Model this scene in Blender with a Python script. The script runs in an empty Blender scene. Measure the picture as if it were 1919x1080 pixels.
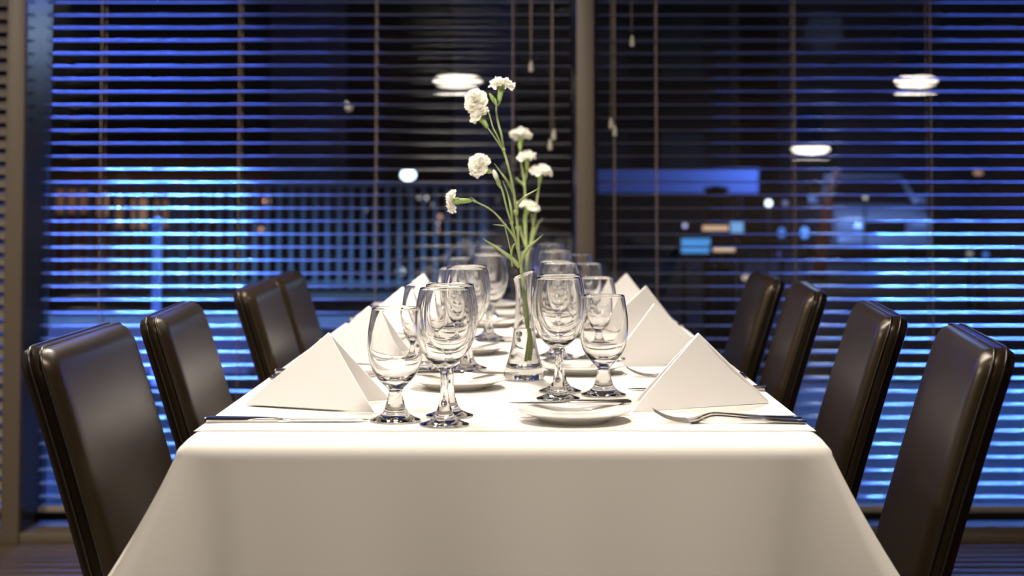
import bpy, bmesh, math, random
from mathutils import Vector, Matrix, Euler

random.seed(7)
PI = math.pi
S = bpy.context.scene
COL = S.collection

# ------------------------------------------------------------------ camera
CAM_Z = 1.05          # eye height in metres
TABLE_Z = 0.76
F = 3000.0            # focal length in pixels of the 1919 wide frame
VX, VY = 974.0, 375.0  # where the table's long axis vanishes
PITCH = math.radians(2.6)
cam_data = bpy.data.cameras.new('camera')
cam = bpy.data.objects.new('camera', cam_data)
COL.objects.link(cam)
cam.location = (0, 0, CAM_Z)
cam.rotation_euler = (PI / 2 + PITCH, 0, 0)
cam_data.sensor_width = 36.0
cam_data.lens = F / 1919.0 * 36.0
pp_y = VY - F * math.tan(PITCH)          # row of the principal point
cam_data.shift_x = -(VX - 959.5) / 1919.0
cam_data.shift_y = -(540.0 - pp_y) / 1919.0
cam_data.clip_start = 0.05
cam_data.clip_end = 200
cam_data.dof.use_dof = True
cam_data.dof.focus_distance = 2.25
cam_data.dof.aperture_fstop = 5.0
S.camera = cam

# ------------------------------------------------------------------ world, exposure
S.view_settings.view_transform = 'Standard'
S.view_settings.look = 'None'
S.view_settings.gamma = 1.0
S.view_settings.use_curve_mapping = False
S.view_settings.exposure = -0.12
w = bpy.data.worlds.new('night_sky')
S.world = w
w.use_nodes = True
w.node_tree.nodes['Background'].inputs['Color'].default_value = (0.016, 0.014, 0.016, 1)
w.node_tree.nodes['Background'].inputs['Strength'].default_value = 0.5
S.cycles.max_bounces = 28
S.cycles.transmission_bounces = 28
S.cycles.transparent_max_bounces = 24
S.cycles.diffuse_bounces = 3
S.cycles.glossy_bounces = 5
S.cycles.sample_clamp_indirect = 6.0
S.cycles.use_denoising = True
S.cycles.caustics_reflective = True
S.cycles.caustics_refractive = True
S.cycles.blur_glossy = 0.3

KEY = 1.0
# warm lamps of the room; the pendants built further down hang where these shine from
def area_light(name, loc, size, power, color, target=None, sy=None, spread=None):
    d = bpy.data.lights.new(name, 'AREA')
    d.shape = 'DISK' if sy is None else 'RECTANGLE'
    d.size = size
    if sy is not None:
        d.size_y = sy
    d.energy = power
    d.color = color
    if spread:
        d.spread = math.radians(spread)
    o = bpy.data.objects.new(name, d)
    COL.objects.link(o)
    o.location = loc
    if target is not None:
        o.rotation_euler = (Vector(target) - Vector(loc)).to_track_quat('-Z', 'Y').to_euler()
    return o

WARM = (1.0, 0.89, 0.76)
# (x, y, z of the diffuser underside, diffuser radius, lamp power)
PENDANTS = [
    (-0.30, 3.30, 2.12, 0.19, 34 * KEY, 'black pendant lamp hanging over the far half of the table'),
    (0.10, 1.60, 2.32, 0.19, 27 * KEY, 'black pendant lamp hanging over the camera end of the table'),
    (-2.30, 3.00, 2.40, 0.19, 85 * KEY, 'black pendant lamp near the windows behind the chairs on the left'),
    (-0.49, -2.16, 1.985, 0.19, 16 * KEY, 'black pendant lamp reflected as the wide oval above the flowers'),
    (3.15, -2.30, 1.99, 0.165, 12 * KEY, 'black pendant lamp reflected as an oval high at the right of the window'),
    (2.78, -4.90, 1.535, 0.178, 8 * KEY, 'black pendant lamp hung low at the back of the room'),
]
for i, (x, y, z, r, p, lab) in enumerate(PENDANTS):
    area_light('pendant_light', (x, y, z - 0.09), r * 2, p, WARM, (x, y, 0))

# blue lamps outside
BLUE = (0.08, 0.17, 1.0)
area_light('blue_ground_panel', (-2.9, 7.9, 0.10), 2.9, 100, BLUE, (-2.9, 7.2, 20.0), sy=1.6)
area_light('blue_ground_panel', (3.35, 7.4, 0.10), 2.5, 42, BLUE, (3.2, 6.9, 20.0), sy=1.3)
area_light('blue_kerb_light', (3.05, 6.40, 0.04), 1.9, 11, BLUE, (3.0, 5.4, 0.9), sy=0.09)
area_light('blue_kerb_light', (-2.65, 6.40, 0.04), 1.6, 9, BLUE, (-2.6, 5.4, 0.9), sy=0.09)
for (xa, xb, per_m) in [(-2.9, -1.50, 18), (-1.50, -1.12, 11), (-1.12, -0.84, 5), (-0.84, -0.60, 1.8)]:  # added blue light for the slat tops, stepped down to fade sideways
    area_light('added_slat_light', ((xa + xb) / 2, 6.94, 2.03), xb - xa, per_m * (xb - xa), BLUE, ((xa + xb) / 2, 5.1, 1.1), sy=0.05)
for (xa, xb, per_m) in [(2.15, 3.8, 12), (1.65, 2.15, 8), (1.20, 1.65, 4), (0.85, 1.20, 1.5)]:  # second added run, tints the slats on the right
    area_light('added_slat_light', ((xa + xb) / 2, 6.94, 1.96), xb - xa, per_m * (xb - xa), BLUE, ((xa + xb) / 2, 5.1, 1.1), sy=0.05)
area_light('terrace_light', (-1.3, 11.2, 0.75), 2.0, 7, (0.16, 0.42, 1.0), (-1.3, 11.6, 0.3), sy=0.05, spread=150)
area_light('street_floodlight', (3.6, 20.0, 4.0), 1.0, 60, (0.16, 0.32, 1.0), (5.8, 27.5, 0.0), spread=60)
area_light('sign_light', (2.60, 14.2, 1.75), 0.5, 22, (0.10, 0.22, 1.0), (2.0, 15.0, 1.15), sy=0.06)

# ------------------------------------------------------------------ helpers
def P(px, py, D):
    """The point seen at photo pixel (px, py) at a distance D along the room."""
    return Vector(((px - VX) * D / F, D, CAM_Z - (py - VY) * D / F))

_m = {}
def mat(name, color, rough=0.5, metal=0.0, **kw):
    if name in _m:
        return _m[name]
    m = bpy.data.materials.new(name)
    m.use_nodes = True
    b = m.node_tree.nodes['Principled BSDF']
    b.inputs['Base Color'].default_value = (*color, 1)
    b.inputs['Roughness'].default_value = rough
    b.inputs['Metallic'].default_value = metal
    if 'emit' in kw:
        b.inputs['Emission Color'].default_value = (*kw['emit'], 1)
        b.inputs['Emission Strength'].default_value = kw.get('strength', 1)
    if 'coat' in kw:
        b.inputs['Coat Weight'].default_value = kw['coat']
        b.inputs['Coat Roughness'].default_value = kw.get('coat_rough', 0.1)
    if 'sheen' in kw:
        b.inputs['Sheen Weight'].default_value = kw['sheen']
    if 'spec' in kw:
        b.inputs['Specular IOR Level'].default_value = kw['spec']
    if 'stint' in kw:
        b.inputs['Specular Tint'].default_value = (*kw['stint'], 1)
    if 'sss' in kw:
        b.inputs['Subsurface Weight'].default_value = kw['sss']
        b.inputs['Subsurface Scale'].default_value = 0.004
    _m[name] = m
    return m

def noise_bump(m, scale, strength, dist=0.001, detail=4, kind='noise', colvar=0.0):
    nt = m.node_tree
    b = nt.nodes['Principled BSDF']
    tc = nt.nodes.new('ShaderNodeTexCoord')
    if kind == 'noise':
        t = nt.nodes.new('ShaderNodeTexNoise')
        t.inputs['Detail'].default_value = detail
        out = t.outputs['Fac']
    elif kind == 'voronoi':
        t = nt.nodes.new('ShaderNodeTexVoronoi')
        out = t.outputs['Distance']
    else:
        t = nt.nodes.new('ShaderNodeTexWave')
        out = t.outputs['Fac']
    t.inputs['Scale'].default_value = scale
    nt.links.new(tc.outputs['Object'], t.inputs['Vector'])
    bp = nt.nodes.new('ShaderNodeBump')
    bp.inputs['Strength'].default_value = strength
    bp.inputs['Distance'].default_value = dist
    nt.links.new(out, bp.inputs['Height'])
    nt.links.new(bp.outputs['Normal'], b.inputs['Normal'])
    if colvar:
        base = list(b.inputs['Base Color'].default_value)
        r = nt.nodes.new('ShaderNodeValToRGB')
        r.color_ramp.elements[0].color = [c * (1 - colvar) for c in base[:3]] + [1]
        r.color_ramp.elements[1].color = [min(1, c * (1 + colvar)) for c in base[:3]] + [1]
        nt.links.new(out, r.inputs['Fac'])
        nt.links.new(r.outputs['Color'], b.inputs['Base Color'])
    return m

def emit(name, color, strength):
    return mat(name, (0, 0, 0), 0.5, emit=color, strength=strength)

def glass_mat(name, tint=(1, 1, 1), ior=1.5, clear=0.0):
    if name in _m:
        return _m[name]
    m = bpy.data.materials.new(name)
    m.use_nodes = True
    nt = m.node_tree
    nt.nodes.clear()
    o = nt.nodes.new('ShaderNodeOutputMaterial')
    g = nt.nodes.new('ShaderNodeBsdfGlass')
    g.inputs['Color'].default_value = (*tint, 1)
    g.inputs['IOR'].default_value = ior
    g.inputs['Roughness'].default_value = 0.0
    if clear > 0:
        t = nt.nodes.new('ShaderNodeBsdfTransparent')
        t.inputs['Color'].default_value = (*tint, 1)
        mx = nt.nodes.new('ShaderNodeMixShader')
        mx.inputs['Fac'].default_value = clear
        nt.links.new(g.outputs[0], mx.inputs[1])
        nt.links.new(t.outputs[0], mx.inputs[2])
        nt.links.new(mx.outputs[0], o.inputs['Surface'])
    else:
        nt.links.new(g.outputs[0], o.inputs['Surface'])
    _m[name] = m
    return m

def pane_mat(name, tint=(0.93, 0.95, 0.97), gain=1.3):
    if name in _m:
        return _m[name]
    m = bpy.data.materials.new(name)
    m.use_nodes = True
    nt = m.node_tree
    nt.nodes.clear()
    o = nt.nodes.new('ShaderNodeOutputMaterial')
    gl = nt.nodes.new('ShaderNodeBsdfGlossy')
    gl.inputs['Roughness'].default_value = 0.0
    tr = nt.nodes.new('ShaderNodeBsdfTransparent')
    tr.inputs['Color'].default_value = (*tint, 1)
    fr = nt.nodes.new('ShaderNodeFresnel')
    fr.inputs['IOR'].default_value = 1.5
    mu = nt.nodes.new('ShaderNodeMath')
    mu.operation = 'MULTIPLY'
    mu.inputs[1].default_value = gain
    mu.use_clamp = True
    mx = nt.nodes.new('ShaderNodeMixShader')
    nt.links.new(fr.outputs[0], mu.inputs[0])
    nt.links.new(mu.outputs[0], mx.inputs['Fac'])
    nt.links.new(tr.outputs[0], mx.inputs[1])
    nt.links.new(gl.outputs[0], mx.inputs[2])
    nt.links.new(mx.outputs[0], o.inputs['Surface'])
    _m[name] = m
    return m

def link_mesh(name, bm, m=None, parent=None, smooth=True, loc=None):
    me = bpy.data.meshes.new(name)
    bmesh.ops.recalc_face_normals(bm, faces=bm.faces)
    bm.to_mesh(me)
    bm.free()
    if smooth:
        for p in me.polygons:
            p.use_smooth = True
    if m is not None:
        me.materials.append(m)
    o = bpy.data.objects.new(name, me)
    COL.objects.link(o)
    if parent is not None:
        o.parent = parent
    if loc is not None:
        o.location = loc
    return o

def tag(o, label=None, cat=None, group=None, kind=None):
    if label: o['label'] = label
    if cat: o['category'] = cat
    if group: o['group'] = group
    if kind: o['kind'] = kind
    return o

def empty(name, loc=(0, 0, 0), rz=0.0, label=None, cat=None, group=None, kind=None):
    o = bpy.data.objects.new(name, None)
    COL.objects.link(o)
    o.location = loc
    o.rotation_euler = (0, 0, rz)
    o.empty_display_size = 0.05
    return tag(o, label, cat, group, kind)

def copy_tree(o, parent=None):
    c = o.copy()
    COL.objects.link(c)
    c.parent = parent
    for ch in [x for x in o.children]:
        copy_tree(ch, c)
    return c

def add_box(bm, lo, hi, bevel=0.0, seg=2):
    r = bmesh.ops.create_cube(bm, size=1.0)
    vs = r['verts']
    lo, hi = Vector(lo), Vector(hi)
    c, d = (lo + hi) / 2, hi - lo
    for v in vs:
        v.co = Vector((c.x + v.co.x * d.x, c.y + v.co.y * d.y, c.z + v.co.z * d.z))
    if bevel > 0:
        es = list({e for v in vs for e in v.link_edges})
        bmesh.ops.bevel(bm, geom=es, offset=bevel, segments=seg, affect='EDGES', profile=0.5)

def box(name, lo, hi, m, parent=None, bevel=0.0, seg=2, smooth=False):
    bm = bmesh.new()
    add_box(bm, lo, hi, bevel, seg)
    o = link_mesh(name, bm, m, parent, smooth=smooth)
    if bevel > 0:
        shade_auto(o)
    return o

def shade_auto(o, ang=40):
    me = o.data
    for p in me.polygons:
        p.use_smooth = True
    bm = bmesh.new()
    bm.from_mesh(me)
    for e in bm.edges:
        if len(e.link_faces) == 2 and e.calc_face_angle(0) > math.radians(ang):
            e.smooth = False
    bm.to_mesh(me)
    bm.free()

def add_tube(bm, pts, radii, seg=8, cap=True):
    pts = [Vector(p) for p in pts]
    n = len(pts)
    if not hasattr(radii, '__len__'):
        radii = [radii] * n
    rings = []
    t0 = (pts[1] - pts[0]).normalized()
    up = Vector((0, 0, 1)) if abs(t0.z) < 0.9 else Vector((1, 0, 0))
    nrm = t0.cross(up).normalized()
    for i in range(n):
        if i == 0: t = pts[1] - pts[0]
        elif i == n - 1: t = pts[-1] - pts[-2]
        else: t = pts[i + 1] - pts[i - 1]
        t.normalize()
        nrm = (nrm - t * nrm.dot(t)).normalized()
        bi = t.cross(nrm)
        rings.append([bm.verts.new(pts[i] + (nrm * math.cos(a) + bi * math.sin(a)) * radii[i])
                      for a in [2 * PI * k / seg for k in range(seg)]])
    for a, b in zip(rings, rings[1:]):
        for k in range(seg):
            bm.faces.new((a[k], a[(k + 1) % seg], b[(k + 1) % seg], b[k]))
    if cap:
        bm.faces.new(list(reversed(rings[0])))
        bm.faces.new(rings[-1])

def add_lathe(bm, prof, seg=32, center=(0, 0, 0), close_start=False, close_end=False):
    """prof: list of (r, z); r = 0 makes a pole"""
    c = Vector(center)
    rings = []
    for r, z in prof:
        if r <= 1e-6:
            rings.append([bm.verts.new(c + Vector((0, 0, z)))])
        else:
            rings.append([bm.verts.new(c + Vector((r * math.cos(2 * PI * k / seg), r * math.sin(2 * PI * k / seg), z)))
                          for k in range(seg)])
    for a, b in zip(rings, rings[1:]):
        for k in range(seg):
            k2 = (k + 1) % seg
            if len(a) == 1 and len(b) == 1: continue
            if len(a) == 1: bm.faces.new((a[0], b[k2], b[k]))
            elif len(b) == 1: bm.faces.new((a[k], a[k2], b[0]))
            else: bm.faces.new((a[k], a[k2], b[k2], b[k]))
    if close_start and len(rings[0]) > 1: bm.faces.new(list(reversed(rings[0])))
    if close_end and len(rings[-1]) > 1: bm.faces.new(rings[-1])

def smooth_prof(pts, n=6):
    """Catmull-Rom through the profile points"""
    out = []
    P_ = [pts[0]] + list(pts) + [pts[-1]]
    for i in range(1, len(P_) - 2):
        p0, p1, p2, p3 = P_[i - 1], P_[i], P_[i + 1], P_[i + 2]
        for k in range(n):
            t = k / n
            q = []
            for a in range(len(p1)):
                q.append(0.5 * ((2 * p1[a]) + (-p0[a] + p2[a]) * t + (2 * p0[a] - 5 * p1[a] + 4 * p2[a] - p3[a]) * t * t
                                + (-p0[a] + 3 * p1[a] - 3 * p2[a] + p3[a]) * t ** 3))
            out.append(tuple(q))
    out.append(tuple(pts[-1]))
    return out

def path(pts, n=6):
    return [Vector(p) for p in smooth_prof([tuple(p) for p in pts], n)]

# ------------------------------------------------------------------ materials
M_cloth = noise_bump(mat('white_cotton', (0.81, 0.775, 0.73), 0.75, sheen=0.15), 900, 0.10, 0.0004)
M_napkin = noise_bump(mat('white_napkin', (0.79, 0.775, 0.775), 0.8, sheen=0.1), 1200, 0.06, 0.0003)
M_leather = noise_bump(mat('dark_leather', (0.015, 0.010, 0.0055), 0.35, spec=0.19, stint=(1.0, 0.80, 0.58), coat=0.05, coat_rough=0.25), 420, 0.14, 0.0006)
M_piping = mat('dark_leather_seam', (0.012, 0.009, 0.007), 0.3)
M_blackwood = mat('black_wood', (0.012, 0.010, 0.009), 0.35)
M_glass = glass_mat('clear_glass', (1, 1, 1), 1.46)
M_vase = glass_mat('clear_vase_glass', (1, 1, 1), 1.46)
M_water = glass_mat('vase_water', (1, 1, 1), 1.33)
M_steel = mat('polished_steel', (0.62, 0.61, 0.60), 0.16, 1.0)
M_china = mat('white_china', (0.82, 0.80, 0.77), 0.15, coat=0.4, coat_rough=0.05)
def petal_mat():
    m = bpy.data.materials.new('white_petal'); m.use_nodes = True
    nt = m.node_tree; nt.nodes.clear()
    o = nt.nodes.new('ShaderNodeOutputMaterial'); d = nt.nodes.new('ShaderNodeBsdfDiffuse'); t = nt.nodes.new('ShaderNodeBsdfTranslucent'); x = nt.nodes.new('ShaderNodeMixShader')
    d.inputs['Color'].default_value = (0.96, 0.95, 0.90, 1); t.inputs['Color'].default_value = (0.98, 0.97, 0.90, 1); x.inputs['Fac'].default_value = 0.48
    nt.links.new(d.outputs[0], x.inputs[1]); nt.links.new(t.outputs[0], x.inputs[2]); nt.links.new(x.outputs[0], o.inputs['Surface'])
    return m
M_petal = petal_mat()
M_green = noise_bump(mat('green_stem', (0.27, 0.34, 0.13), 0.5), 120, 0.15, 0.001, colvar=0.25)
M_calyx = noise_bump(mat('green_calyx', (0.22, 0.32, 0.09), 0.5), 120, 0.15, 0.001, colvar=0.2)
M_slat = mat('painted_slat', (0.090, 0.082, 0.080), 0.42, 0.0, coat=1.0, coat_rough=0.08)
M_slat_lit = mat('warm_lit_slat', (0.17, 0.14, 0.11), 0.45)  # slat colour lightened and warmed in place of lamplight on the far-left blind
M_cord = mat('blind_cord', (0.30, 0.23, 0.18), 0.8)
M_tassel = mat('cord_tassel', (0.50, 0.47, 0.38), 0.5)
M_frame = noise_bump(mat('painted_frame', (0.082, 0.062, 0.043), 0.5), 60, 0.05, 0.0005)
M_reveal = mat('glossy_reveal', (0.02, 0.021, 0.026), 0.25, spec=0.3)
M_wall = noise_bump(mat('interior_plaster', (0.38, 0.29, 0.21), 0.8), 40, 0.1, 0.002)
M_ceil = mat('dark_ceiling', (0.10, 0.085, 0.07), 0.8)
M_floor = mat('dark_floor', (0.07, 0.05, 0.038), 0.35)
M_pane = pane_mat('window_pane_glass')
M_black = mat('black_metal', (0.012, 0.012, 0.012), 0.4, 0.3)
M_diff = emit('lamp_diffuser', (1.0, 0.90, 0.74), 40.0)

# ------------------------------------------------------------------ the room
RX0, RX1, RY0, WY = -4.6, 4.6, -6.2, 4.95
def struct(o):
    o['kind'] = 'structure'
    return o
# floor with plank pattern in the material
def plank_floor():
    m = M_floor
    nt = m.node_tree
    b = nt.nodes['Principled BSDF']
    tc = nt.nodes.new('ShaderNodeTexCoord')
    br = nt.nodes.new('ShaderNodeTexBrick')
    br.inputs['Scale'].default_value = 1.0
    br.inputs['Brick Width'].default_value = 1.4
    br.inputs['Row Height'].default_value = 0.14
    br.inputs['Mortar Size'].default_value = 0.002
    br.inputs['Color1'].default_value = (0.075, 0.05, 0.035, 1)
    br.inputs['Color2'].default_value = (0.055, 0.038, 0.028, 1)
    br.inputs['Mortar'].default_value = (0.02, 0.015, 0.01, 1)
    nt.links.new(tc.outputs['Object'], br.inputs['Vector'])
    nt.links.new(br.outputs['Color'], b.inputs['Base Color'])
plank_floor()
struct(box('floor', (RX0, RY0, -0.1), (RX1, 5.24, 0.0), M_floor))
struct(box('ceiling', (RX0, RY0, 2.8), (RX1, 5.24, 2.9), M_ceil))
struct(box('wall_left', (RX0 - 0.1, RY0, -0.1), (RX0, 5.24, 2.9), M_wall))
struct(box('wall_right', (RX1, RY0, -0.1), (RX1 + 0.1, 5.24, 2.9), M_wall))
struct(box('wall_back', (RX0 - 0.1, RY0 - 0.1, -0.1), (RX1 + 0.1, RY0, 2.9), M_wall))

# window wall: mullions 1.766 m apart, glass from the low sill up to the head beam
MUL = [-3.329, -1.563, 0.203, 1.969, 3.735]
for i, x in enumerate(MUL):
    e = empty('trim_%d' % (i + 1), (x, WY, 0), kind='structure')
    box('mullion_face', (-0.0275, 0, 0.0), (0.0275, 0.03, 2.8), M_frame, e, bevel=0.003)
    box('mullion_side', (-0.0272, 0.03, 0.0), (0.0272, 0.29, 2.8), M_reveal, e)
struct(box('trim_6', (RX0, WY + 0.01, 0.0), (RX1, WY + 0.30, 0.028), M_frame, bevel=0.003))
struct(box('wall_head', (RX0, WY + 0.02, 2.55), (RX1, WY + 0.30, 2.8), M_frame))
edges = [RX0] + MUL + [RX1]
for i in range(len(edges) - 1):
    a, b = edges[i] + 0.03, edges[i + 1] - 0.03
    e = empty('window_%d' % (i + 1), ((a + b) / 2, 5.2, 0), kind='structure')
    h = (b - a) / 2
    box('window_glass', (-h, -0.003, 0.045), (h, 0.003, 2.55), M_pane, e)
    bm = bmesh.new()
    add_box(bm, (-h, -0.02, 0.028), (h, 0.02, 0.05))
    link_mesh('window_frame', bm, M_black, e, smooth=False)

# ------------------------------------------------------------------ venetian blinds
PITCH_S = 24.25 * 5.1 / F
Z_REF = P(0, 75.6, 5.1).z
def slat_section(w=0.050, crown=0.0042, th=0.0006, tilt=0.0, n=8):
    top = []
    for k in range(n + 1):
        u = -1 + 2 * k / n
        top.append((u * w / 2, crown * (1 - u * u)))
    pts = top + [(y, z - th) for y, z in reversed(top)]
    c, s = math.cos(tilt), math.sin(tilt)
    return [(y * c - z * s, y * s + z * c) for y, z in pts]

def make_blind(x0, x1, cords, label, slat_mat, tilt=0.0, name='venetian_blind', pulls=()):
    root = empty(name, ((x0 + x1) / 2, 5.1, 0), label=label, cat='blind')
    cx = (x0 + x1) / 2
    h = (x1 - x0) / 2
    sec = slat_section(tilt=tilt)
    bm = bmesh.new()
    k0 = int((Z_REF - 0.10) / PITCH_S)
    zb = Z_REF - k0 * PITCH_S
    z = zb
    rnd = random.Random(int(x0 * 100))
    while z < 2.46:
        dx = rnd.uniform(-0.003, 0.003)
        dt = rnd.uniform(-0.0006, 0.0006)
        L = [bm.verts.new((-h + dx, y, z + q + dt)) for y, q in sec]
        R = [bm.verts.new((h + dx, y, z + q - dt)) for y, q in sec]
        n = len(sec)
        for k in range(n):
            bm.faces.new((L[k], L[(k + 1) % n], R[(k + 1) % n], R[k]))
        bm.faces.new(L); bm.faces.new(list(reversed(R)))
        z += PITCH_S
    o = link_mesh('slats', bm, slat_mat, root, smooth=True)
    shade_auto(o, 50)
    box('bottom_rail', (-h, -0.026, zb - PITCH_S - 0.006), (h, 0.026, zb - PITCH_S + 0.012), M_slat_lit, root, bevel=0.004)
    box('head_rail', (-h, -0.03, 2.48), (h, 0.03, 2.545), M_frame, root, bevel=0.003)
    for cxp in cords:
        bm = bmesh.new()
        for yy in (-0.0285, 0.0285):
            add_tube(bm, [(cxp - cx, yy, zb - PITCH_S), (cxp - cx, yy, 2.48)], 0.0014, 6)
        link_mesh('ladder_cord', bm, M_cord, root)
    for tops, kn, tass in pulls:
        bm = bmesh.new()
        for (tx, bx_, bz) in tops:
            add_tube(bm, [(tx - cx, -0.036, 2.48), ((tx + bx_) / 2 - cx, -0.037, (2.48 + bz) / 2), (bx_ - cx, -0.036, bz)], 0.0013, 5)
        pc = link_mesh('pull_cord', bm, M_cord, root)
        for (tx, tz) in tass:
            bm = bmesh.new()
            add_lathe(bm, smooth_prof([(0.0015, 0.018), (0.004, 0.012), (0.0065, 0.0), (0.0075, -0.012), (0.0045, -0.018), (0.0, -0.019)], 3), 14, (tx - cx, -0.036, tz), close_start=True)
            link_mesh('tassel', bm, M_tassel, pc)
    return root

def cx_(px, D=5.07): return (px - VX) * D / F
pl = []
for tops, tass in (
        ([(988, 995, 112), (1004, 995, 112)], [(995, 124)]),
        ([(1032, 1037, 240), (1040, 1032, 255)], [(1038, 252), (1031, 271)])):
    pl.append(([(cx_(a), cx_(b), P(0, c, 5.07).z) for a, b, c in tops], None, [(cx_(a), P(0, c, 5.07).z) for a, c in tass]))
pr = []
for tops, tass in (
        ([(1147, 1145, 218), (1153, 1152, 230)], [(1145, 231), (1152, 245)]),
        ([(1186, 1184, 60)], [(1185, 76)])):
    pr.append(([(cx_(a), cx_(b), P(0, c, 5.07).z) for a, b, c in tops], None, [(cx_(a), P(0, c, 5.07).z) for a, c in tass]))
make_blind(-1.514, 0.160, [cx_(188), cx_(447), cx_(704), cx_(961)],
           'open venetian blind in the window behind the chairs on the left', M_slat, pulls=pl)
make_blind(0.247, 1.925, [cx_(1152), cx_(1231), cx_(1490), cx_(1746)],
           'open venetian blind in the window behind the chairs on the right', M_slat, pulls=pr)
make_blind(-3.285, -1.612, [cx_(-40), cx_(-300), cx_(-560)],
           'half closed venetian blind beyond the beige frame at the picture edge', M_slat_lit, tilt=math.radians(38))
make_blind(2.013, 3.690, [cx_(2250), cx_(2500)],
           'open venetian blind in the last window past the chairs on the right', M_slat)

# ------------------------------------------------------------------ pendant lamps
for (x, y, z, r, p, lab) in PENDANTS:
    e = empty('pendant_lamp', (x, y, z), label=lab, cat='lamp')
    bm = bmesh.new()
    add_lathe(bm, smooth_prof([(0.0, -0.045), (r * 0.5, -0.041), (r * 0.85, -0.026), (r * 0.99, 0.0), (r * 0.90, 0.022), (r * 0.69, 0.036)], 5), 40)
    link_mesh('diffuser', bm, M_diff, e)
    bm = bmesh.new()
    add_lathe(bm, [(r * 0.70, 0.030), (r * 0.72, 0.036), (r * 0.70, 0.05), (r * 0.66, 0.16), (r * 0.66, 0.36), (0.03, 0.38), (0.02, 0.41), (0, 0.41)], 40)
    s = link_mesh('lamp_shade', bm, M_black, e)
    shade_auto(s)
    bm = bmesh.new()
    add_tube(bm, [(0, 0, 0.40), (0, 0, 2.78 - z)], 0.004, 6)
    link_mesh('cord', bm, M_black, e)
    bm = bmesh.new()
    add_lathe(bm, [(0, 2.77 - z), (0.05, 2.77 - z), (0.055, 2.8 - z)], 24)
    link_mesh('ceiling_rose', bm, M_black, e)

# ------------------------------------------------------------------ table and cloth
TX0, TX1, TY0, TY1 = -0.413, 0.376, 1.915, 4.56
tb = empty('dining_table', ((TX0 + TX1) / 2, (TY0 + TY1) / 2, 0), label='long dining table standing under the white cloth', cat='table')
hx, hy = (TX1 - TX0) / 2 - 0.012, (TY1 - TY0) / 2 - 0.012
box('tabletop', (-hx, -hy, TABLE_Z - 0.034), (hx, hy, TABLE_Z - 0.004), M_blackwood, tb, bevel=0.003)
tcy = (TY0 + TY1) / 2
for ly in (2.445 - tcy, 4.10 - tcy):
    box('leg', (-0.03, ly - 0.022, 0.02), (0.03, ly + 0.022, TABLE_Z - 0.034), M_blackwood, tb, bevel=0.003)
    box('foot', (-0.08, ly - 0.03, 0.0), (0.08, ly + 0.03, 0.025), M_blackwood, tb, bevel=0.003)
box('apron', (-hx + 0.06, -hy + 0.06, TABLE_Z - 0.09), (hx - 0.06, hy - 0.06, TABLE_Z - 0.034), M_blackwood, tb)

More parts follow.
